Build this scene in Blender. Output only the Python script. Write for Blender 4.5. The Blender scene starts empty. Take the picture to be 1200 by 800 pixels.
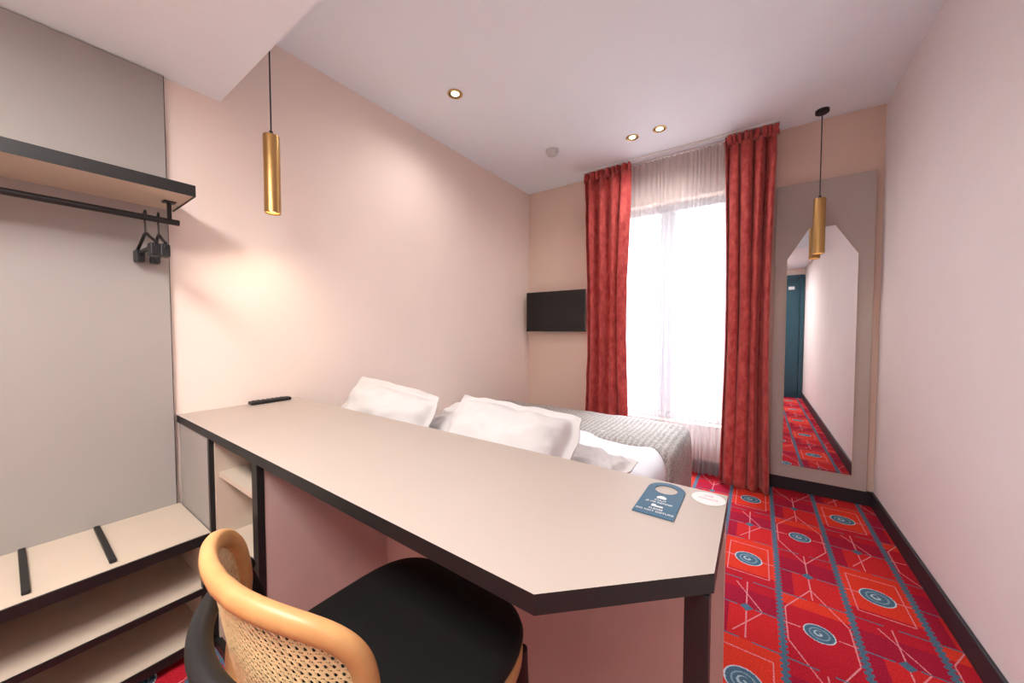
import bpy, bmesh, math
from mathutils import Vector, Matrix, noise
from math import sin, cos, pi, radians
S = bpy.context.scene
C = S.collection
S.view_settings.view_transform = 'Standard'

def lin(c):
    return tuple(((v/255)/12.92 if v/255 <= .04045 else ((v/255+.055)/1.055)**2.4) for v in c)

# ---------------- materials ----------------
def mat(name, rgb, rough=.6, metal=0, var=.04, scale=8, bump=0, bscale=60, spec=.5, sheen=0, emit=None, estr=0):
    m = bpy.data.materials.new(name); m.use_nodes = True
    nt = m.node_tree; N = nt.nodes; L = nt.links
    b = N['Principled BSDF']
    col = lin(rgb)
    tc = N.new('ShaderNodeNewGeometry')
    no = N.new('ShaderNodeTexNoise'); no.inputs['Scale'].default_value = scale; no.inputs['Detail'].default_value = 4
    L.new(tc.outputs['Position'], no.inputs['Vector'])
    cr = N.new('ShaderNodeValToRGB')
    cr.color_ramp.elements[0].position = .3; cr.color_ramp.elements[1].position = .7
    cr.color_ramp.elements[0].color = (*[max(0, c*(1-var)) for c in col], 1)
    cr.color_ramp.elements[1].color = (*[min(1, c*(1+var)) for c in col], 1)
    L.new(no.outputs['Fac'], cr.inputs['Fac']); L.new(cr.outputs['Color'], b.inputs['Base Color'])
    b.inputs['Roughness'].default_value = rough; b.inputs['Metallic'].default_value = metal
    b.inputs['Specular IOR Level'].default_value = spec
    if sheen: b.inputs['Sheen Weight'].default_value = sheen
    if emit:
        b.inputs['Emission Color'].default_value = (*lin(emit), 1); b.inputs['Emission Strength'].default_value = estr
    if bump:
        n2 = N.new('ShaderNodeTexNoise'); n2.inputs['Scale'].default_value = bscale; n2.inputs['Detail'].default_value = 3
        L.new(tc.outputs['Position'], n2.inputs['Vector'])
        bp = N.new('ShaderNodeBump'); bp.inputs['Strength'].default_value = bump; bp.inputs['Distance'].default_value = .01
        L.new(n2.outputs['Fac'], bp.inputs['Height']); L.new(bp.outputs['Normal'], b.inputs['Normal'])
    return m

M_wall = mat('wall_blush', (236, 218, 207), .85, var=.015, scale=3, bump=.05, bscale=120, spec=.2)
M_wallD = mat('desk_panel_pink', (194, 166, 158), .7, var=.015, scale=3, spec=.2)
M_wallW = mat('wall_blush_window', (230, 204, 188), .85, var=.015, scale=3, bump=.05, bscale=120, spec=.2)
M_wallR = mat('wall_light', (232, 225, 225), .85, var=.015, scale=3, bump=.05, bscale=120, spec=.2)
M_ceil = mat('ceiling_white', (238, 243, 249), .9, var=.01, scale=3, spec=.1)
M_base = mat('baseboard_dark', (38, 38, 44), .5)
M_grey = mat('panel_greige', (160, 154, 149), .6, var=.02, scale=2, spec=.3)
M_mpan = mat('mirror_panel_greige', (182, 171, 163), .6, var=.02, scale=2, spec=.3)
M_desk = mat('desk_laminate', (176, 163, 153), .42, var=.015, scale=3, spec=.4)
M_carc = mat('cabinet_laminate', (196, 180, 162), .6, var=.02)
M_black = mat('black_metal', (20, 19, 20), .45, var=.05)
M_seat = mat('seat_vinyl', (14, 13, 13), .6, var=.1, bump=.12, bscale=300, spec=.3)
M_brass = mat('brass', (190, 152, 98), .35, metal=1, var=.05)
M_wood = mat('bentwood', (198, 146, 92), .42, var=.16, scale=14)
M_cane = mat('cane', (220, 188, 140), .6, var=.1, scale=60)
M_linen = mat('pillow_linen', (212, 208, 207), .9, var=.02, bump=.35, bscale=22, spec=.1)
M_duvet = mat('duvet_cotton', (226, 226, 230), .9, var=.01, bump=.2, bscale=9, spec=.1)
M_tv = mat('tv_screen', (14, 14, 17), .25)
M_white = mat('white_plastic', (220, 218, 217), .5)
M_frame = mat('window_frame_white', (205, 207, 212), .5)
M_teal = mat('door_teal', (30, 70, 84), .5, var=.05)
M_sign = mat('sign_teal', (32, 82, 110), .5, var=.03)
M_ink = mat('print_white', (232, 228, 222), .6)
M_pink = mat('print_pink', (226, 120, 150), .5)
M_lamp = mat('lamp_glow', (255, 235, 205), .5, emit=(255, 226, 180), estr=6)

# mirror
M_mirror = mat('mirror_silver', (240, 240, 240), .01, metal=1, var=.0)
def glass():
    m = bpy.data.materials.new('window_glass'); m.use_nodes = True
    nt = m.node_tree; N = nt.nodes; L = nt.links; N.remove(N['Principled BSDF'])
    t = N.new('ShaderNodeBsdfTransparent'); g = N.new('ShaderNodeBsdfGlossy'); g.inputs['Roughness'].default_value = .02
    mx = N.new('ShaderNodeMixShader'); mx.inputs[0].default_value = .06
    L.new(t.outputs[0], mx.inputs[1]); L.new(g.outputs[0], mx.inputs[2]); L.new(mx.outputs[0], N['Material Output'].inputs[0])
    return m
M_glass = glass()
def sheer():
    m = bpy.data.materials.new('sheer_voile'); m.use_nodes = True
    nt = m.node_tree; N = nt.nodes; L = nt.links; N.remove(N['Principled BSDF'])
    t = N.new('ShaderNodeBsdfTransparent'); t.inputs[0].default_value = (.98, .98, 1, 1)
    tr = N.new('ShaderNodeBsdfTranslucent'); tr.inputs[0].default_value = (.62, .63, .66, 1)
    d = N.new('ShaderNodeBsdfDiffuse'); d.inputs[0].default_value = (.88, .88, .90, 1)
    g = N.new('ShaderNodeNewGeometry'); no = N.new('ShaderNodeTexNoise'); no.inputs['Scale'].default_value = 400
    L.new(g.outputs['Position'], no.inputs['Vector'])
    mp = N.new('ShaderNodeMapRange'); mp.inputs[3].default_value = .32; mp.inputs[4].default_value = .46
    L.new(no.outputs['Fac'], mp.inputs[0])
    a = N.new('ShaderNodeMixShader'); a.inputs[0].default_value = .5
    L.new(tr.outputs[0], a.inputs[1]); L.new(d.outputs[0], a.inputs[2])
    b = N.new('ShaderNodeMixShader'); L.new(mp.outputs[0], b.inputs[0])
    L.new(t.outputs[0], b.inputs[1]); L.new(a.outputs[0], b.inputs[2]); L.new(b.outputs[0], N['Material Output'].inputs[0])
    return m
M_sheer = sheer()
def velvet():
    m = bpy.data.materials.new('curtain_velvet'); m.use_nodes = True
    nt = m.node_tree; N = nt.nodes; L = nt.links; b = N['Principled BSDF']
    g = N.new('ShaderNodeNewGeometry')
    mp = N.new('ShaderNodeMapping'); mp.inputs['Scale'].default_value = (1, 1, .6); L.new(g.outputs['Position'], mp.inputs[0])
    no = N.new('ShaderNodeTexNoise'); no.inputs['Scale'].default_value = 24; no.inputs['Detail'].default_value = 6; no.inputs['Roughness'].default_value = .65
    L.new(mp.outputs[0], no.inputs['Vector'])
    cr = N.new('ShaderNodeValToRGB')
    cr.color_ramp.elements[0].position = .32; cr.color_ramp.elements[0].color = (*lin((164, 38, 44)), 1)
    cr.color_ramp.elements[1].position = .68; cr.color_ramp.elements[1].color = (*lin((212, 92, 84)), 1)
    L.new(no.outputs['Fac'], cr.inputs[0]); L.new(cr.outputs[0], b.inputs['Base Color'])
    b.inputs['Roughness'].default_value = .75; b.inputs['Sheen Weight'].default_value = .5
    b.inputs['Sheen Tint'].default_value = (1, .6, .55, 1)
    tr = N.new('ShaderNodeBsdfTranslucent'); L.new(cr.outputs[0], tr.inputs[0])
    mx = N.new('ShaderNodeMixShader'); mx.inputs[0].default_value = .2
    L.new(b.outputs[0], mx.inputs[1]); L.new(tr.outputs[0], mx.inputs[2]); L.new(mx.outputs[0], N['Material Output'].inputs[0])
    return m
M_velvet = velvet()
def knit():
    m = bpy.data.materials.new('knit_throw'); m.use_nodes = True
    nt = m.node_tree; N = nt.nodes; L = nt.links; b = N['Principled BSDF']
    g = N.new('ShaderNodeNewGeometry')
    v = N.new('ShaderNodeTexVoronoi'); v.inputs['Scale'].default_value = 95
    L.new(g.outputs['Position'], v.inputs['Vector'])
    w = N.new('ShaderNodeTexWave'); w.bands_direction = 'X'; w.inputs['Scale'].default_value = 10; w.inputs['Distortion'].default_value = 1; w.inputs['Detail Scale'].default_value = 5
    L.new(g.outputs['Position'], w.inputs['Vector'])
    ad = N.new('ShaderNodeMath'); ad.operation = 'MULTIPLY_ADD'; ad.inputs[1].default_value = .35
    L.new(w.outputs['Fac'], ad.inputs[0]); L.new(v.outputs['Distance'], ad.inputs[2])
    cr = N.new('ShaderNodeValToRGB')
    cr.color_ramp.elements[0].position = .2; cr.color_ramp.elements[0].color = (*lin((196, 190, 184)), 1)
    cr.color_ramp.elements[1].position = .95; cr.color_ramp.elements[1].color = (*lin((140, 134, 130)), 1)
    L.new(ad.outputs[0], cr.inputs[0]); L.new(cr.outputs[0], b.inputs['Base Color'])
    b.inputs['Roughness'].default_value = .95
    bp = N.new('ShaderNodeBump'); bp.inputs['Strength'].default_value = .3; bp.inputs['Distance'].default_value = .004; bp.invert = True
    L.new(ad.outputs[0], bp.inputs['Height']); L.new(bp.outputs[0], b.inputs['Normal'])
    return m
M_knit = knit()

def carpet():
    m = bpy.data.materials.new('carpet_pattern'); m.use_nodes = True
    nt = m.node_tree; N = nt.nodes; L = nt.links; b = N['Principled BSDF']
    g = N.new('ShaderNodeNewGeometry'); sp = N.new('ShaderNodeSeparateXYZ'); L.new(g.outputs['Position'], sp.inputs[0])
    def op(o, *a):
        n = N.new('ShaderNodeMath'); n.operation = o
        for i, v in enumerate(a):
            if isinstance(v, (int, float)): n.inputs[i].default_value = v
            else: L.new(v, n.inputs[i])
        return n.outputs[0]
    wob = N.new('ShaderNodeTexNoise'); wob.inputs['Scale'].default_value = 160
    L.new(g.outputs['Position'], wob.inputs['Vector'])
    wv = op('MULTIPLY', op('SUBTRACT', wob.outputs['Fac'], .5), .007)
    x = op('ADD', sp.outputs[0], wv); y = op('ADD', sp.outputs[1], wv)
    a = op('DIVIDE', op('ADD', x, .13), .23)
    i = op('FLOOR', a); fa = op('SUBTRACT', op('SUBTRACT', a, i), .5)
    p = op('FLOORED_MODULO', i, 2)
    bb = op('ADD', op('DIVIDE', op('SUBTRACT', y, 2.11), .757), op('MULTIPLY', p, .5))
    bs = op('ADD', bb, .5); j = op('FLOOR', bs); fb = op('SUBTRACT', op('SUBTRACT', bs, j), .5)
    dx = op('MULTIPLY', fa, .23); dy = op('MULTIPLY', fb, .757)
    ax = op('ABSOLUTE', dx); ay = op('ABSOLUTE', dy)
    r0 = op('SQRT', op('ADD', op('MULTIPLY', dx, dx), op('MULTIPLY', dy, dy)))
    r = op('MULTIPLY', r0, op('ADD', 1.05, op('MULTIPLY', p, .20)))
    ay2 = op('SUBTRACT', .3785, ay)
    def band(v, c, w): return op('LESS_THAN', op('ABSOLUTE', op('SUBTRACT', v, c)), w)
    def AND(*v):
        o = v[0]
        for q in v[1:]: o = op('MULTIPLY', o, q)
        return o
    def OR(*v):
        o = v[0]
        for q in v[1:]: o = op('MAXIMUM', o, q)
        return o
    def mixc(fac, ca, cb):
        n = N.new('ShaderNodeMix'); n.data_type = 'RGBA'
        if isinstance(fac, (int, float)): n.inputs[0].default_value = fac
        else: L.new(fac, n.inputs[0])
        for k, c in ((6, ca), (7, cb)):
            if isinstance(c, tuple): n.inputs[k].default_value = (*lin(c), 1)
            else: L.new(c, n.inputs[k])
        return n.outputs[2]
    CR = (156, 26, 52); OR_ = (214, 56, 38); TEAL = (76, 106, 126); PK = (216, 134, 140); LB = (190, 200, 208)
    half = op('LESS_THAN', ay, .19)
    cur = mixc(half, CR, OR_)
    cur = mixc(AND(op('GREATER_THAN', dy, .19), op('GREATER_THAN', dx, -.06)), cur, (196, 40, 42))
    cur = mixc(AND(op('LESS_THAN', dy, -.12), op('GREATER_THAN', dy, -.26)), cur, (178, 30, 44))
    notp = op('SUBTRACT', 1, p)
    cur = mixc(AND(p, op('LESS_THAN', ay, .12)), cur, (180, 32, 46))
    hx = op('ADD', ax, op('MULTIPLY', ay, .55))
    hexl = AND(p, OR(AND(band(hx, .150, .0026), op('LESS_THAN', ax, .098)), AND(band(ax, .098, .002), op('LESS_THAN', ay, .093))))
    rect = AND(notp, OR(AND(band(ax, .082, .002), op('LESS_THAN', ay, .135)), AND(band(ay, .135, .0024), op('LESS_THAN', ax, .082))))
    vert = AND(op('LESS_THAN', ax, .0023), op('GREATER_THAN', ay, .20))
    diag = AND(notp, band(op('ADD', dx, op('MULTIPLY', ay2, .6)), .055, .0025), op('LESS_THAN', ay2, .16))
    stub = AND(op('LESS_THAN', ay, .0026), op('GREATER_THAN', ax, .055))
    cur = mixc(OR(hexl, rect, vert, diag, stub), cur, PK)
    dot = op('LESS_THAN', op('FLOORED_MODULO', y, .026), .015)
    edge = AND(op('GREATER_THAN', op('ABSOLUTE', fa), .442), dot)
    edge2 = op('GREATER_THAN', op('ABSOLUTE', fa), .472)
    hl = AND(band(ay, .19, .003), op('GREATER_THAN', ax, .02))
    hl2 = AND(band(ay2, 0, .003), op('GREATER_THAN', ax, .03))
    small = op('LESS_THAN', op('ADD', ax, ay2), .024)
    cur = mixc(OR(edge, edge2, hl, hl2, small), cur, TEAL)
    cur = mixc(op('LESS_THAN', r, .060), cur, LB)
    cur = mixc(op('LESS_THAN', r, .055), cur, TEAL)
    cur = mixc(band(r, .036, .003), cur, (126, 154, 168))
    cur = mixc(AND(op('LESS_THAN', r, .022), op('GREATER_THAN', op('SINE', op('ADD', op('MULTIPLY', r, 260), op('ARCTAN2', dy, dx))), .3)), cur, (170, 190, 200))
    no = N.new('ShaderNodeTexNoise'); no.inputs['Scale'].default_value = 240; no.inputs['Detail'].default_value = 2
    L.new(g.outputs['Position'], no.inputs['Vector'])
    mr = N.new('ShaderNodeMapRange'); mr.inputs[1].default_value = .3; mr.inputs[2].default_value = .7; mr.inputs[3].default_value = .6; mr.inputs[4].default_value = 1.15
    L.new(no.outputs['Fac'], mr.inputs[0])
    mul = N.new('ShaderNodeVectorMath'); mul.operation = 'SCALE'
    L.new(cur, mul.inputs[0]); L.new(mr.outputs[0], mul.inputs['Scale'])
    L.new(mul.outputs[0], b.inputs['Base Color'])
    b.inputs['Roughness'].default_value = 1; b.inputs['Specular IOR Level'].default_value = .1
    bp = N.new('ShaderNodeBump'); bp.inputs['Strength'].default_value = .5; bp.inputs['Distance'].default_value = .004
    L.new(no.outputs['Fac'], bp.inputs['Height']); L.new(bp.outputs[0], b.inputs['Normal'])
    return m
M_carpet = carpet()

# ---------------- geometry helpers ----------------
def finish(name, bm, mats, smooth=False):
    me = bpy.data.meshes.new(name); bm.normal_update(); bm.to_mesh(me); bm.free()
    for m in (mats if isinstance(mats, (list, tuple)) else [mats]): me.materials.append(m)
    if smooth:
        for p in me.polygons: p.use_smooth = True
    o = bpy.data.objects.new(name, me); C.objects.link(o); return o
def addbox(bm, x0, x1, y0, y1, z0, z1, mi=0):
    vs = [bm.verts.new(v) for v in ((x0,y0,z0),(x1,y0,z0),(x1,y1,z0),(x0,y1,z0),(x0,y0,z1),(x1,y0,z1),(x1,y1,z1),(x0,y1,z1))]
    for f in ((3,2,1,0),(4,5,6,7),(0,1,5,4),(1,2,6,5),(2,3,7,6),(3,0,4,7)):
        fc = bm.faces.new([vs[k] for k in f]); fc.material_index = mi
def boxes(name, lst, mats, bevel=0, seg=2):
    bm = bmesh.new()
    for b in lst: addbox(bm, *b)
    o = finish(name, bm, mats)
    if bevel:
        md = o.modifiers.new('b', 'BEVEL'); md.width = bevel; md.segments = seg; md.limit_method = 'ANGLE'
    return o
def box(name, x0, x1, y0, y1, z0, z1, m, bevel=0, seg=2):
    return boxes(name, [(x0,x1,y0,y1,z0,z1)], m, bevel, seg)
def prism(name, pts, z0, z1, mats, bevel=0, side=0):
    bm = bmesh.new()
    a = [bm.verts.new((x, y, z0)) for x, y in pts]; b = [bm.verts.new((x, y, z1)) for x, y in pts]
    bm.faces.new(a[::-1]).material_index = 0; bm.faces.new(b).material_index = 0
    n = len(pts)
    for k in range(n):
        f = bm.faces.new((a[k], a[(k+1)%n], b[(k+1)%n], b[k])); f.material_index = side
    bmesh.ops.recalc_face_normals(bm, faces=bm.faces)
    o = finish(name, bm, mats)
    if bevel:
        md = o.modifiers.new('b', 'BEVEL'); md.width = bevel; md.segments = 2; md.limit_method = 'ANGLE'
    return o
def lathe(name, prof, cx, cy, m, n=32, cap=True):
    bm = bmesh.new(); rings = []
    for r, z in prof:
        rings.append([bm.verts.new((cx+r*cos(2*pi*k/n), cy+r*sin(2*pi*k/n), z)) for k in range(n)])
    for q in range(len(rings)-1):
        for k in range(n): bm.faces.new((rings[q][k], rings[q][(k+1)%n], rings[q+1][(k+1)%n], rings[q+1][k]))
    if cap:
        bm.faces.new(rings[0][::-1]); bm.faces.new(rings[-1])
    bmesh.ops.recalc_face_normals(bm, faces=bm.faces)
    o = finish(name, bm, m, True)
    md = o.modifiers.new('e', 'EDGE_SPLIT'); md.split_angle = radians(35)
    return o
def tube(name, pts, r, m, cyclic=False, smooth=True, res=6):
    cu = bpy.data.curves.new(name, 'CURVE'); cu.dimensions = '3D'; cu.bevel_depth = r; cu.bevel_resolution = res; cu.use_fill_caps = True
    s = cu.splines.new('POLY'); s.points.add(len(pts)-1)
    for k, p in enumerate(pts): s.points[k].co = (*p, 1)
    s.use_cyclic_u = cyclic; s.use_smooth = smooth
    cu.materials.append(m)
    o = bpy.data.objects.new(name, cu); C.objects.link(o)
    dg = bpy.context.evaluated_depsgraph_get(); me = bpy.data.meshes.new_from_object(o.evaluated_get(dg))
    bpy.data.objects.remove(o); o = bpy.data.objects.new(name, me); C.objects.link(o); me.name = name
    if not me.materials: me.materials.append(m)
    return o
def spline(pts, n=8):
    out = []; P = [Vector(p) for p in pts]; P = [P[0]*2-P[1]]+P+[P[-1]*2-P[-2]]
    for k in range(1, len(P)-2):
        for q in range(n):
            t = q/n; a, b, c, d = P[k-1:k+3]
            out.append(tuple(.5*((2*b)+(c-a)*t+(2*a-5*b+4*c-d)*t*t+(3*b-a-3*c+d)*t**3)))
    out.append(tuple(P[-2])); return out
def group(name, objs, loc=(0,0,0)):
    e = bpy.data.objects.new(name, None); e.empty_display_size = .1; e.location = loc; C.objects.link(e)
    for o in objs:
        o.parent = e; o.matrix_parent_inverse = Matrix.Translation(-Vector(loc))
    return e

XL, XR, YB, YF, H, HS = -2.0, .64, 3.2, -1.3, 2.565, 2.17
# ---------------- room shell ----------------
box('floor', XL-.1, XR+.1, YF-.1, YB+.25, -.1, 0, M_carpet)
box('ceiling', XL-.1, XR+.1, .59, YB+.25, H, H+.1, M_ceil)
box('ceiling_soffit', XL-.1, XR+.1, YF-.1, .59, HS, H+.1, M_ceil)
box('wall_left', XL-.1, XL, YF-.1, YB+.25, 0, H, M_wall)
box('wall_right', XR, XR+.1, YF-.1, YB+.25, 0, H, M_wallR)
box('wall_entrance', XL, XR, YF-.1, YF, 0, H, M_wall)
WX0, WX1, WZ0, WZ1 = -1.12, -.17, .38, 2.22
boxes('wall_window', [(XL, WX0, YB, YB+.25, 0, H), (WX1, XR, YB, YB+.25, 0, H), (WX0, WX1, YB, YB+.25, 0, WZ0), (WX0, WX1, YB, YB+.25, WZ1, H)], M_wallW)
box('baseboard_right', XR-.014, XR, YF, YB, 0, .095, M_base, .003)
box('baseboard_window', XL, XR-.014, YB-.014, YB, 0, .095, M_base, .003)
box('baseboard_left', XL, XL+.014, .9, YB-.014, 0, .095, M_base, .003)
# window
fr = []
t = .06; y0, y1 = YB+.10, YB+.16
fr += [(WX0, WX1, y0, y1, WZ1-t, WZ1), (WX0, WX1, y0, y1, WZ0, WZ0+t), (WX0, WX0+t, y0, y1, WZ0+t, WZ1-t), (WX1-t, WX1, y0, y1, WZ0+t, WZ1-t)]
mxm = (WX0+WX1)/2
fr += [(mxm-.06, mxm+.06, y0-.015, y1, WZ0+t, WZ1-t), (mxm-.02, mxm+.02, y0-.03, y0-.015, WZ0+t, WZ1-t)]
wf = boxes('frame', fr, M_frame, .004)
wg = boxes('panes', [(WX0+t, mxm-.06, y0+.028, y0+.032, WZ0+t, WZ1-t), (mxm+.06, WX1-t, y0+.028, y0+.032, WZ0+t, WZ1-t)], M_glass)
wh = boxes('handle', [(mxm-.012, mxm+.012, y0-.055, y0-.03, 1.18, 1.3)], M_white, .004)
group('window_1', [wf, wg, wh], (mxm, YB+.15, 1.3))
# entrance door (seen in the mirror)
dl = box('leaf', -.24, .57, YF+.004, YF+.03, 0.005, 2.0, M_teal, .004)
df = boxes('frame', [(-.30, -.245, YF, YF+.04, 0, 2.06), (.575, .63, YF, YF+.04, 0, 2.06), (-.245, .575, YF, YF+.04, 2.005, 2.06)], M_teal, .003)
dh = boxes('handle', [(-.18, -.165, YF+.03, YF+.075, .98, .995), (-.18, -.06, YF+.06, YF+.075, .98, .995)], M_brass, .003)
ds = box('notice', .42, .5, YF+.03, YF+.033, 1.82, 1.87, M_white)
group('door_1', [dl, df, dh, ds], (.16, YF, 1))

# ---------------- wardrobe ----------------
wp = box('back_panel', XL, XL+.02, -1.25, .40, .0, HS-.003, M_grey, .0015)
wt = box('panel_edge', XL, XL+.0205, .40, .4015, .42, HS-.003, M_base)
sh = box('shelf', XL+.02, -1.694, -1.25, .415, 1.635, 1.672, M_carc)
se = boxes('shelf_edge', [(-1.694, -1.690, -1.25, .415, 1.632, 1.672), (XL+.02, -1.69, .415, .419, 1.632, 1.672)], M_black)
rl = tube('rail', [(-1.846, -1.25, 1.56), (-1.846, .405, 1.56)], .011, M_black)
rb = boxes('rail_brackets', [(-1.852, -1.840, .372, .384, 1.56, 1.635), (-1.865, -1.827, .36, .396, 1.630, 1.635), (-1.853, -1.839, -.8, -.786, 1.56, 1.635)], M_black, .002)
BZ = .424
bt = box('bench_top', XL+.02, -1.598, -1.25, .410, BZ-.022, BZ, M_carc)
be = boxes('bench_edges', [(-1.598, -1.59, -1.25, .404, BZ-.034, BZ), (-1.598, -1.59, -1.25, .39, .215, .235), (-1.612, -1.588, .382, .404, 0, BZ-.034), (-1.598, -1.59, -1.25, .39, 0.03, .06)], M_black)
bs_ = boxes('bench_shelves', [(XL+.02, -1.598, -1.25, .40, .215, .235), (XL+.02, -1.598, -1.25, .40, .04, .06), (XL+.02, -1.61, .392, .410, 0, BZ-.022)], M_carc)
br = boxes('luggage_bars', [(-1.965, -1.632, .172, .188, BZ, BZ+.012), (-1.965, -1.632, .012, .028, BZ, BZ+.012), (-1.965, -1.632, -.15, -.134, BZ, BZ+.012)], M_black, .003)
group('open_wardrobe', [wp, wt, sh, se, rl, rb, bt, be, bs_, br], (-1.8, -.3, 1))
# hangers (trouser hangers with clips, seen edge-on)
def hanger(y, rot):
    parts = []
    hook = [(.0+.0165*cos(a), 0, .0+.0165*sin(a)) for a in [radians(-20+k*20) for k in range(12)]]
    hook += [(-.014, 0, -.012), (0, 0, -.03), (0, 0, -.075)]
    parts.append(tube('hook', hook, .0026, M_black))
    parts.append(tube('arms', spline([(-.13, 0, -.114), (-.06, 0, -.088), (0, 0, -.066), (.06, 0, -.088), (.13, 0, -.114)], 5), .005, M_black))
    parts.append(boxes('bar', [(-.130, .130, -.005, .005, -.132, -.120)], M_black, .002))
    parts.append(boxes('clips', [(-.125, -.08, -.013, .013, -.160, -.116), (.08, .125, -.013, .013, -.160, -.116)], M_black, .004))
    e = group('clothes_hanger', parts); e.location = (-1.846, y, 1.568); e.rotation_euler = (0, 0, rot)
for k, (y, r) in enumerate(((.312, .02), (.347, -.06))): hanger(y, r)

# ---------------- desk ----------------
DZ = .793; yf, yb_, xr = .40, .88, -.045
dpts = [(XL+.001, yf+.012), (-.241, yf), (xr, .586), (xr, yb_), (XL+.001, yb_)]
dt = prism('top', dpts, DZ-.030, DZ, [M_desk, M_black], 0, 1)
for p in dt.data.polygons:
    if p.normal.z < -.5: p.material_index = 1
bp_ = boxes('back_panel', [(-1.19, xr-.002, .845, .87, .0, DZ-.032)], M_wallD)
cab = boxes('cabinet', [(-1.215, -1.19, .425, .87, 0, DZ-.032), (-1.61, -1.585, .425, .87, 0, DZ-.032), (-1.585, -1.215, .85, .87, 0, DZ-.032),
                        (-1.585, -1.215, .435, .85, .62, .638), (-1.585, -1.215, .435, .85, .385, .403), (-1.585, -1.215, .435, .85, .15, .168)], [M_carc])
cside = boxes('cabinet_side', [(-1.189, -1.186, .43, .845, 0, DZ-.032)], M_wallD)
cfr = boxes('cabinet_frame', [(-1.222, -1.184, .411, .43, 0, DZ-.032), (-1.615, -1.597, .411, .43, 0, DZ-.032), (-1.6, -1.22, .411, .43, 0, .03)], M_black, .001)
cl = boxes('blanking_panel', [(XL+.02, -1.615, .415, .435, 0, DZ-.032)], M_grey)
lg = boxes('legs', [(-.083, -.05, .575, .608, 0, DZ-.032)], M_black, .001)
group('desk', [dt, bp_, cab, cside, cfr, cl, lg], (-1, .64, .4))

# remote
rm = box('body', -1.985, -1.942, .66, .835, DZ+.001, DZ+.016, M_black, .005, 3)
rbn = []
for a in range(3):
    for b in range(7): rbn.append((-1.979+a*.012, -1.972+a*.012, .675+b*.02, .683+b*.02, DZ+.015, DZ+.018))
rbt = boxes('buttons', rbn, M_base)
group('tv_remote', [rm, rbt], (-1.96, .75, DZ))
# door sign
def sign():
    bm = bmesh.new()
    x0, x1, ya, yb2 = -.197, -.121, .70, .868
    cx = (x0+x1)/2; hw = (x1-x0)/2; cy = yb2-hw
    n = 40; hr = .023
    outer = []; inner = []
    for k in range(n):
        a = 2*pi*k/n + pi/4
        ca, sa = cos(a), sin(a)
        inner.append((cx+hr*ca, cy+hr*sa))
        if sa >= 0: outer.append((cx+hw*ca, cy+hw*sa))
        else:
            tt = min(hw/max(abs(ca), 1e-6), (cy-ya)/max(abs(sa), 1e-6)); outer.append((cx+tt*ca, cy+tt*sa))
    for tgt in ((x0, ya), (x1, ya)):
        k = min(range(n), key=lambda q: (outer[q][0]-tgt[0])**2+(outer[q][1]-tgt[1])**2); outer[k] = tgt
    R = []
    for z in (DZ+.0008, DZ+.0022):
        R.append(([bm.verts.new((x, y, z)) for x, y in outer], [bm.verts.new((x, y, z)) for x, y in inner]))
    for k in range(n):
        q = (k+1) % n
        bm.faces.new((R[1][0][k], R[1][0][q], R[1][1][q], R[1][1][k]))
        bm.faces.new((R[0][0][q], R[0][0][k], R[0][1][k], R[0][1][q]))
        bm.faces.new((R[0][0][k], R[0][0][q], R[1][0][q], R[1][0][k]))
        bm.faces.new((R[0][1][q], R[0][1][k], R[1][1][k], R[1][1][q]))
    return finish('card', bm, M_sign)
sg = sign(); parts = [sg]
def text(s, x, y, size, z, m, name='print'):
    cu = bpy.data.curves.new(name, 'FONT'); cu.body = s; cu.size = size; cu.align_x = 'CENTER'; cu.extrude = .0001
    cu.materials.append(m); o = bpy.data.objects.new(name, cu); C.objects.link(o); o.location = (x, y, z); return o
for k, s in enumerate(("CHUT", "JE ME REPOSE", "PLEASE", "DO NOT DISTURB")):
    parts.append(text(s, -.159, .767-[0, .011, .041, .052][k], .0085, DZ+.0024, M_ink))
parts.append(boxes('icons', [(-.168, -.150, .779, .788, DZ+.0022, DZ+.0026), (-.164, -.154, .788, .792, DZ+.0022, DZ+.0026), (-.170, -.148, .7385, .7435, DZ+.0022, DZ+.0026), (-.170, -.162, .7435, .748, DZ+.0022, DZ+.0026)], M_ink))
group('do_not_disturb_sign', parts, (-.16, .78, DZ))
cp = [(-.078+.03*cos(2*pi*k/32)*1.05, .838+.03*sin(2*pi*k/32)) for k in range(32)]
c1 = prism('card', cp, DZ+.0006, DZ+.0022, [M_white])
c2 = text("wifi", -.078, .846, .012, DZ+.0024, M_pink); c3 = text("welcome", -.078, .832, .010, DZ+.0024, M_pink)
group('round_info_card', [c1, c2, c3], (-.078, .838, DZ))

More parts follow.
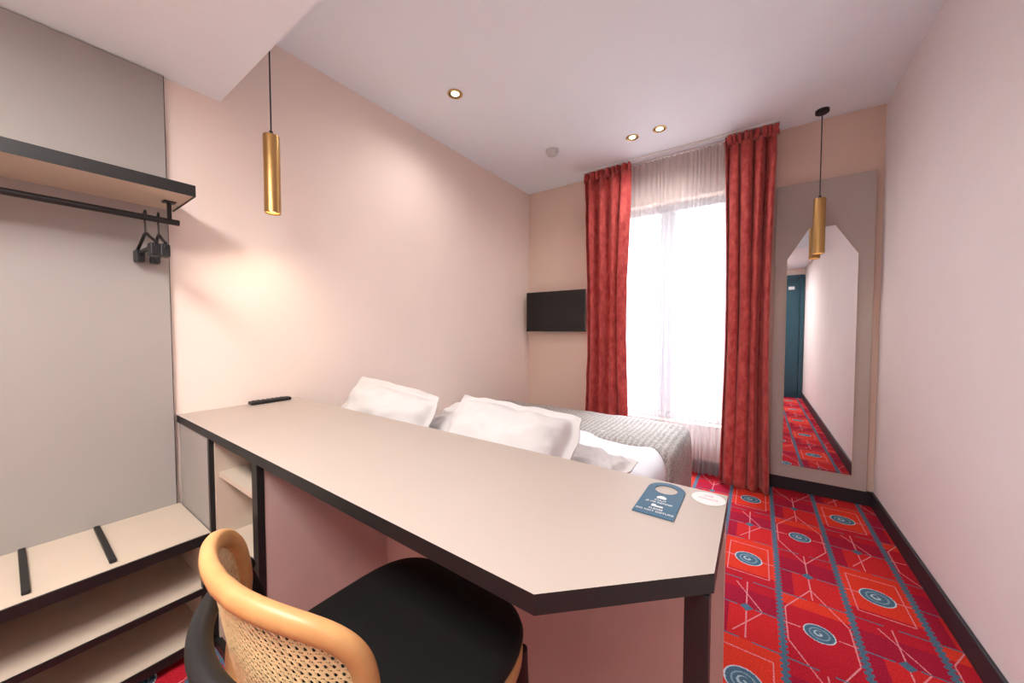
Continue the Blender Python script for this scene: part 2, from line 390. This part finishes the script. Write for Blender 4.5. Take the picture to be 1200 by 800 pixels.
# ---------------- bed ----------------
def soft_box(name, x0, x1, y0, y1, z0, z1, bev, m, amp=.01, fs=3, sub=2, step=.06):
    bm = bmesh.new()
    nx = max(2, int((x1-x0)/step)); ny = max(2, int((y1-y0)/step)); nz = max(2, int((z1-z0)/step))
    vd = {}
    def P(i, j, k):
        key = (i, j, k)
        if key in vd: return vd[key]
        x = x0+(x1-x0)*i/nx; y = y0+(y1-y0)*j/ny; z = z0+(z1-z0)*k/nz
        c = Vector((min(max(x, x0+bev), x1-bev), min(max(y, y0+bev), y1-bev), min(z, z1-bev)))
        d = Vector((x, y, z))-c
        q = Vector((x, y, z))
        if d.length > bev: q = c+d.normalized()*bev
        nn = d.normalized() if d.length > 1e-6 else Vector((0, 0, 0))
        q = q + nn*amp*(noise.noise(q*fs)+.5*noise.noise(q*fs*2.3))
        vd[key] = bm.verts.new(q); return vd[key]
    for i in range(nx):
        for j in range(ny): bm.faces.new((P(i,j,nz), P(i+1,j,nz), P(i+1,j+1,nz), P(i,j+1,nz)))
    for k in range(nz):
        for i in range(nx):
            bm.faces.new((P(i,0,k), P(i+1,0,k), P(i+1,0,k+1), P(i,0,k+1)))
            bm.faces.new((P(i+1,ny,k), P(i,ny,k), P(i,ny,k+1), P(i+1,ny,k+1)))
        for j in range(ny):
            bm.faces.new((P(nx,j,k), P(nx,j+1,k), P(nx,j+1,k+1), P(nx,j,k+1)))
            bm.faces.new((P(0,j+1,k), P(0,j,k), P(0,j,k+1), P(0,j+1,k+1)))
    o = finish(name, bm, m, True)
    s = o.modifiers.new('s', 'SUBSURF'); s.levels = s.render_levels = 1
    return o
bd1 = boxes('base', [(-1.95, -.42, .95, 2.62, .06, .25)], M_base, .01)
bdl = boxes('feet', [(-1.9, -1.84, 1.0, 1.06, 0, .06), (-.5, -.44, 1.0, 1.06, 0, .06), (-1.9, -1.84, 2.5, 2.56, 0, .06), (-.5, -.44, 2.5, 2.56, 0, .06)], M_black)
bd2 = soft_box('duvet', -1.97, -.385, .90, 2.66, .14, .50, .08, M_duvet, .02, 5)
bd3 = soft_box('throw', -1.975, -.345, 1.97, 2.70, .10, .510, .085, M_knit, .012, 6)
group('bed', [bd1, bdl, bd2, bd3], (-1.2, 1.8, .25))
def pillow(name, W, Hh, T, loc, rot, seed=0, flange=.03, conc=.03):
    bm = bmesh.new(); n = 40
    def pos(u, v, s):
        fu = 1-2*flange/W; fv = 1-2*flange/Hh
        uu, vv = u/fu, v/fv
        x = u*W/2*(1-conc*(1-v*v)*(u*u)); y = v*Hh/2*(1-conc*(1-u*u)*(v*v))
        cr = (abs(u)*abs(v))**4*.03; x -= math.copysign(cr*W, u); y -= math.copysign(cr*Hh, v)
        z = .003
        if abs(uu) < 1 and abs(vv) < 1:
            z += T/2*((1-abs(uu)**4)*(1-abs(vv)**2.4))**.5
        w = noise.noise(Vector((u*3+seed, v*3, s*2)))*.016 + noise.noise(Vector((u*8+seed, v*6, s*3)))*.010
        fold = .008*sin(14*math.atan2(v, u)+seed)*max(abs(u), abs(v))**3
        z += (w+fold)*min(1, z/.03)
        dz = .026*noise.noise(Vector((u*2.5, v*2.5, seed*3.1)))*max(abs(u), abs(v))
        x += .010*noise.noise(Vector((v*3, seed, 1))); y += .012*noise.noise(Vector((u*3, seed, 5)))
        return (x, y, s*z+dz)
    G = {}
    for s in (1, -1):
        for i in range(n+1):
            for j in range(n+1):
                u = sin((i/n*2-1)*pi/2*.999)/1; v = sin((j/n*2-1)*pi/2*.999)
                G[s, i, j] = bm.verts.new(pos(u, v, s))
    for s in (1, -1):
        for i in range(n):
            for j in range(n):
                q = (G[s,i,j], G[s,i+1,j], G[s,i+1,j+1], G[s,i,j+1])
                bm.faces.new(q if s == 1 else q[::-1])
    for i in range(n):
        for q in ((G[1,i,0], G[-1,i,0], G[-1,i+1,0], G[1,i+1,0]), (G[1,i+1,n], G[-1,i+1,n], G[-1,i,n], G[1,i,n]),
                  (G[1,0,i+1], G[-1,0,i+1], G[-1,0,i], G[1,0,i]), (G[1,n,i], G[-1,n,i], G[-1,n,i+1], G[1,n,i+1])):
            bm.faces.new(q)
    o = finish(name, bm, M_linen, True); o.location = loc; o.rotation_euler = rot
    s = o.modifiers.new('s', 'SUBSURF'); s.levels = s.render_levels = 1
    return o
pillow('pillow', .70, .40, .20, (-1.54, 1.07, .695), (radians(60), radians(4), radians(-3)), 1, .035)
pillow('pillow', .60, .40, .24, (-.82, 1.10, .690), (radians(50), radians(3), radians(2)), 5, .035)
pillow('pillow', .66, .42, .18, (-1.08, 1.29, .65), (radians(24), radians(1), radians(2)), 7, .035)
pillow('pillow', .42, .40, .12, (-.62, 1.36, .575), (radians(3), radians(1), radians(-5)), 9)

# ---------------- TV ----------------
tv1 = box('screen', -1.955, -1.315, 3.085, 3.11, 1.135, 1.525, M_tv, .004)
tv2 = boxes('mount', [(-1.8, -1.47, 3.11, 3.14, 1.22, 1.44), (-1.72, -1.55, 3.14, YB, 1.27, 1.4)], M_black, .003)
tv3 = boxes('bezel', [(-1.957, -1.313, 3.083, 3.112, 1.13, 1.141)], M_black, .002)
group('wall_tv', [tv1, tv2, tv3], (-1.63, 3.12, 1.33))

# ---------------- curtains ----------------
def curtain(name, x0, x1, y, z0, z1, folds, amp, m, seed=0, waist=.0, fine=False, n=None):
    bm = bmesh.new(); nx = n or folds*18; nz = 60 if not fine else 24; V = []
    for k in range(nz+1):
        tz = k/nz; z = z0+(z1-z0)*tz; row = []
        wv = 1-waist*sin(pi*min(1, tz*1.05))**1.2
        top = max(0, (tz-.93)/.07)
        for i in range(nx+1):
            s = i/nx
            sx = s+.018*sin(2*pi*s*3+seed)+.016*noise.noise(Vector((s*5+seed, tz*2.5, 0)))
            cx = (x0+x1)/2
            x = cx+((sx-.5)*(x1-x0))*wv
            ph = 2*pi*folds*s + (1.3*noise.noise(Vector((s*4, tz*1.8, seed))) if not fine else .4*noise.noise(Vector((s*9, tz, seed))))
            a = amp*(.75+.5*noise.noise(Vector((s*6, tz*1.2, seed+4))))
            a *= (1-.35*top)
            yy = y + a*sin(ph) + a*.25*sin(2.1*ph+seed)
            if not fine: yy += .012*noise.noise(Vector((x*14, z*6, seed)))
            x += a*.25*cos(ph)
            row.append(bm.verts.new((x, yy, z)))
        V.append(row)
    for k in range(nz):
        for i in range(nx): bm.faces.new((V[k][i], V[k][i+1], V[k+1][i+1], V[k+1][i]))
    o = finish(name, bm, m, True)
    if not fine:
        s = o.modifiers.new('t', 'SOLIDIFY'); s.thickness = .005
    return o
def curtain_set(x0, x1, seed):
    a = curtain('cloth', x0, x1, 3.03, .012, H-.085, 4, .052, M_velvet, seed, .14)
    b = curtain('heading', x0-.005, x1+.005, 3.03, H-.10, H-.022, 9, .034, M_velvet, seed+2, 0)
    group('curtain', [a, b], ((x0+x1)/2, 3.03, 1.3))
curtain_set(-1.31, -.90, 1.0)
curtain_set(-.215, .085, 4.2)
s1 = curtain('cloth', -1.0, -.15, 3.125, .015, H-.017, 22, .02, M_sheer, 2, 0, True, 22*10)
group('sheer_curtain', [s1], (-.6, 3.12, 1.3))
rail = boxes('curtain_track', [(-1.32, .1, 3.02, 3.045, H-.016, H), (-1.1, -.1, 3.115, 3.135, H-.013, H)], M_white)

# ---------------- mirror ----------------
mp_ = box('backing_panel', .094, .602, 3.168, 3.2, .098, 2.157, M_mpan, .002)
bm = bmesh.new(); mpts = [(.163,.19),(.528,.19),(.528,1.64),(.412,1.84),(.279,1.84),(.163,1.64)]
f = [bm.verts.new((x, 3.160, z)) for x, z in mpts]; b = [bm.verts.new((x, 3.168, z)) for x, z in mpts]
bm.faces.new(f); bm.faces.new(b[::-1])
for k in range(6): bm.faces.new((f[k], b[k], b[(k+1)%6], f[(k+1)%6]))
bmesh.ops.recalc_face_normals(bm, faces=bm.faces)
mg = finish('glass', bm, M_mirror)
mr_ = tube('rim', [(x, 3.162, z) for x, z in mpts], .0025, M_carc, True, False, 2)
group('wall_mirror', [mp_, mg, mr_], (.35, 3.18, 1.1))

# ---------------- lights ----------------
def light(name, kind, loc, energy, color, rot=(0,0,0), **kw):
    l = bpy.data.lights.new(name, kind); l.energy = energy; l.color = color
    for k, v in kw.items(): setattr(l, k, v)
    o = bpy.data.objects.new(name, l); C.objects.link(o); o.location = loc; o.rotation_euler = rot; return o
def pendant(x, y, z0, z1, zc, power):
    a = lathe('body', [(.026, z0+.004), (.030, z0), (.032, z0+.002), (.032, z1-.002), (.0305, z1), (.008, z1)], x, y, M_brass, 40, False)
    i = lathe('lamp', [(.0265, z0+.014), (.0265, z0+.015)], x, y, M_lamp)
    c = tube('cord', [(x, y, z1-.002), (x, y, zc-.02)], .003, M_black)
    r = lathe('ceiling_rose', [(.036, zc), (.036, zc-.018), (.033, zc-.021), (.004, zc-.022)], x, y, M_black)
    t = lathe('collar', [(.009, z1-.002), (.007, z1+.02), (.003, z1+.024)], x, y, M_black)
    sp = light('bulb', 'SPOT', (x, y, z0-.005), power, (1, .80, .58), spot_size=radians(130), spot_blend=1, shadow_soft_size=.026)
    group('pendant_lamp', [a, i, c, r, t, sp], (x, y, z1))
pendant(-1.79, .708, 1.668, 2.008, H, 7)
pendant(.318, 3.06, 1.645, 2.0, H, 1.5)
def downlight(x, y, z, power, ang=120, col=(1, .95, .90)):
    a = lathe('trim_ring', [(.045, z), (.045, z-.004), (.040, z-.006), (.033, z-.003), (.031, z-.0005)], x, y, M_brass, 32, False)
    b = lathe('baffle', [(.033, z-.003), (.024, z-.0008)], x, y, M_black, 32, False)
    c = lathe('lens', [(.024, z-.0015), (.024, z-.0008)], x, y, M_lamp)
    sp = light('bulb', 'SPOT', (x, y, z-.012), power, col, spot_size=radians(ang), spot_blend=.9, shadow_soft_size=.06)
    group('recessed_downlight', [a, b, c, sp], (x, y, z))
downlight(-1.52, 1.595, H, 28, 165)
downlight(-.784, 2.69, H, 24, 168)
downlight(-.594, 2.688, H, 24, 168)
downlight(-.9, .3, HS, 8, 160, (1, .88, .76))
downlight(-1.3, -.35, HS, 13, 160, (1, .86, .72))
downlight(.1, -.75, HS, 15, 160)
# added soft fill light under the soffit, dressed with an invented housing
pl = box('fill_housing', -1.2, -.1, -.75, -.25, HS-.02, HS, M_white, .004)
pa = light('fill_light', 'AREA', (-.65, -.5, HS-.025), 58, (1, .97, .95), shape='RECTANGLE', size=1.05, size_y=.45)
group('added_fill_panel', [pl, pa], (-.65, -.5, HS))
# smoke detector
sd = lathe('smoke_detector', [(.05, H), (.05, H-.012), (.042, H-.02), (.04, H-.036), (.03, H-.042)], -1.358, 2.519, mat('detector_plastic', (205, 200, 198), .5))
# daylight
d = Vector(((WX0+WX1)/2, 3.2, 1.2))-Vector(((WX0+WX1)/2, 4.6, 3.6))
light('daylight', 'AREA', ((WX0+WX1)/2, 4.6, 3.6), 1000, (.86, .93, 1), d.to_track_quat('-Z', 'Y').to_euler(), shape='RECTANGLE', size=2.4, size_y=1.4)
W = bpy.data.worlds.new('sky'); S.world = W; W.use_nodes = True
wn = W.node_tree.nodes; wl = W.node_tree.links
sk = wn.new('ShaderNodeTexSky'); sk.sky_type = 'HOSEK_WILKIE'; sk.turbidity = 4
mx = wn.new('ShaderNodeMix'); mx.data_type = 'RGBA'; mx.inputs[0].default_value = .8; mx.inputs[7].default_value = (1, 1, 1, 1)
wl.new(sk.outputs[0], mx.inputs[6]); wl.new(mx.outputs[2], wn['Background'].inputs[0]); wn['Background'].inputs[1].default_value = 5.5

# ---------------- chair ----------------
CX = -.615
parts = []
def sell(cx, cy, a, b, n, N=64):
    out = []
    for k in range(N):
        t = 2*pi*k/N; c, s_ = cos(t), sin(t)
        out.append((cx+a*math.copysign(abs(c)**(2/n), c), cy+b*math.copysign(abs(s_)**(2/n), s_)))
    return out
def pad(name, prof, m):
    bm = bmesh.new(); rings = []
    for k_, z in prof:
        rings.append([bm.verts.new((x, y, z+.026)) for x, y in sell(CX-.01, .468, .235*k_, .232*k_, 3.6)])
    for q in range(len(rings)-1):
        for k in range(64): bm.faces.new((rings[q][k], rings[q][(k+1)%64], rings[q+1][(k+1)%64], rings[q+1][k]))
    bm.faces.new(rings[0][::-1]); bm.faces.new(rings[-1]); bmesh.ops.recalc_face_normals(bm, faces=bm.faces)
    return finish(name, bm, m, True)
parts.append(pad('seat_pad', [(.96, .432), (1.0, .438), (1.01, .45), (.995, .462), (.95, .470), (.8, .474), (.5, .473), (.2, .471)], M_seat))
parts.append(pad('seat_frame', [(.96, .392), (1.0, .396), (1.005, .42), (1.0, .431), (.9, .433)], M_wood))
BA = 1.1; BX = -.616; BZc = .692
def bk(a, z, off=0):
    D = .078; hw = .208
    x = BX+(hw+off*.8)*sin(BA*a)/sin(BA)
    y = .262-(D+off)*(cos(BA*a)-cos(BA))/(1-cos(BA)) - (z-.67)*.15
    return (x, y, z)
loop = []
for k in range(96):
    t = 2*pi*k/96; c, s_ = cos(t), sin(t)
    loop.append(bk(math.copysign(abs(c)**(2/3.2), c), BZc+.100*math.copysign(abs(s_)**(2/2.6), s_)))
def sweep_rim(name, pts, w, t, m):
    bm = bmesh.new(); n = len(pts); rings = []
    for k in range(n):
        p = Vector(pts[k]); T = (Vector(pts[(k+1)%n])-Vector(pts[k-1])).normalized()
        rad = (Vector((BX, .55, p.z))-p); rad.normalize()
        A = (rad-T*rad.dot(T)).normalized(); B = T.cross(A)
        rings.append([bm.verts.new(p+A*t*cos(q*pi/6)+B*w*math.copysign(abs(sin(q*pi/6))**.7, sin(q*pi/6))) for q in range(12)])
    for k in range(n):
        for q in range(12): bm.faces.new((rings[k][q], rings[k][(q+1)%12], rings[(k+1)%n][(q+1)%12], rings[(k+1)%n][q]))
    bmesh.ops.recalc_face_normals(bm, faces=bm.faces)
    return finish(name, bm, m, True)
parts.append(sweep_rim('back_rim', loop, .016, .012, M_wood))
bm = bmesh.new()
def inside(a, zz): return abs(a)**3.2 + abs(zz)**2.6 < .96
def tape(p0, p1, w, off, n=28):
    prev = None
    for k in range(n+1):
        a = p0[0]+(p1[0]-p0[0])*k/n; zz = p0[1]+(p1[1]-p0[1])*k/n
        if not inside(a, zz): prev = None; continue
        c = Vector(bk(a, BZc+.092*zz, off)); d_ = Vector(bk(a+(p1[0]-p0[0])*.001, BZc+.092*(zz+(p1[1]-p0[1])*.001), off))
        T = (d_-c).normalized(); nn = Vector((-sin(BA*a), cos(BA*a), 0)); B = T.cross(nn).normalized()*w
        cur = (bm.verts.new(c+B), bm.verts.new(c-B))
        if prev: bm.faces.new((prev[0], cur[0], cur[1], prev[1]))
        prev = cur
NU, NZ = 38, 15
for i in range(NU):
    a = -1+2*(i+.5)/NU
    for o_ in (-.0045, .0045): tape((a+o_*1.0/.26, -1), (a+o_/.26, 1), .0011, 0, 16)
for j in range(NZ):
    zz = -1+2*(j+.5)/NZ
    for o_ in (-.025, .025): tape((-1, zz+o_), (1, zz+o_), .0011, .0008, 60)
st = 2/NU; rz = 2/NZ
for k in range(-NZ-2, NU+2):
    a0 = -1+2*k/NU
    tape((a0, -1), (a0+NZ*st, 1), .0014, -.0008, 60)
    tape((a0+NZ*st, -1), (a0, 1), .0014, .0016, 60)
cn = finish('back_cane', bm, M_cane)
parts.append(cn)
# black hoop + legs
hoop = [bk(-1.08+2.16*k/30, .665, .034) for k in range(31)]
parts.append(tube('hoop', hoop, .017, M_black))
for sx in (-1, 1):
    hp = bk(sx*1.02, .665, .034)
    parts.append(tube('rear_leg', spline([hp, (hp[0], hp[1]+.03, .56), (CX+sx*.215, .27, .44), (CX+sx*.215, .22, 0.0)]), .015, M_black))
    parts.append(tube('front_leg', [(CX+sx*.19, .65, .43), (CX+sx*.2, .665, 0.0)], .014, M_black))
parts.append(tube('stretcher', [(x, y, .22) for x, y in sell(CX, .45, .185, .185, 3)], .008, M_black, True))
ch = group('cane_back_chair', parts, (CX, .44, 0))

# ---------------- camera ----------------
cam = bpy.data.cameras.new('camera'); co = bpy.data.objects.new('camera', cam); C.objects.link(co)
cam.sensor_width = 36; cam.lens = 415/1200*36; cam.clip_start = .02
co.location = (0, 0, 1.15); co.rotation_euler = (radians(90-1.93), 0, radians(34.7))
S.camera = co
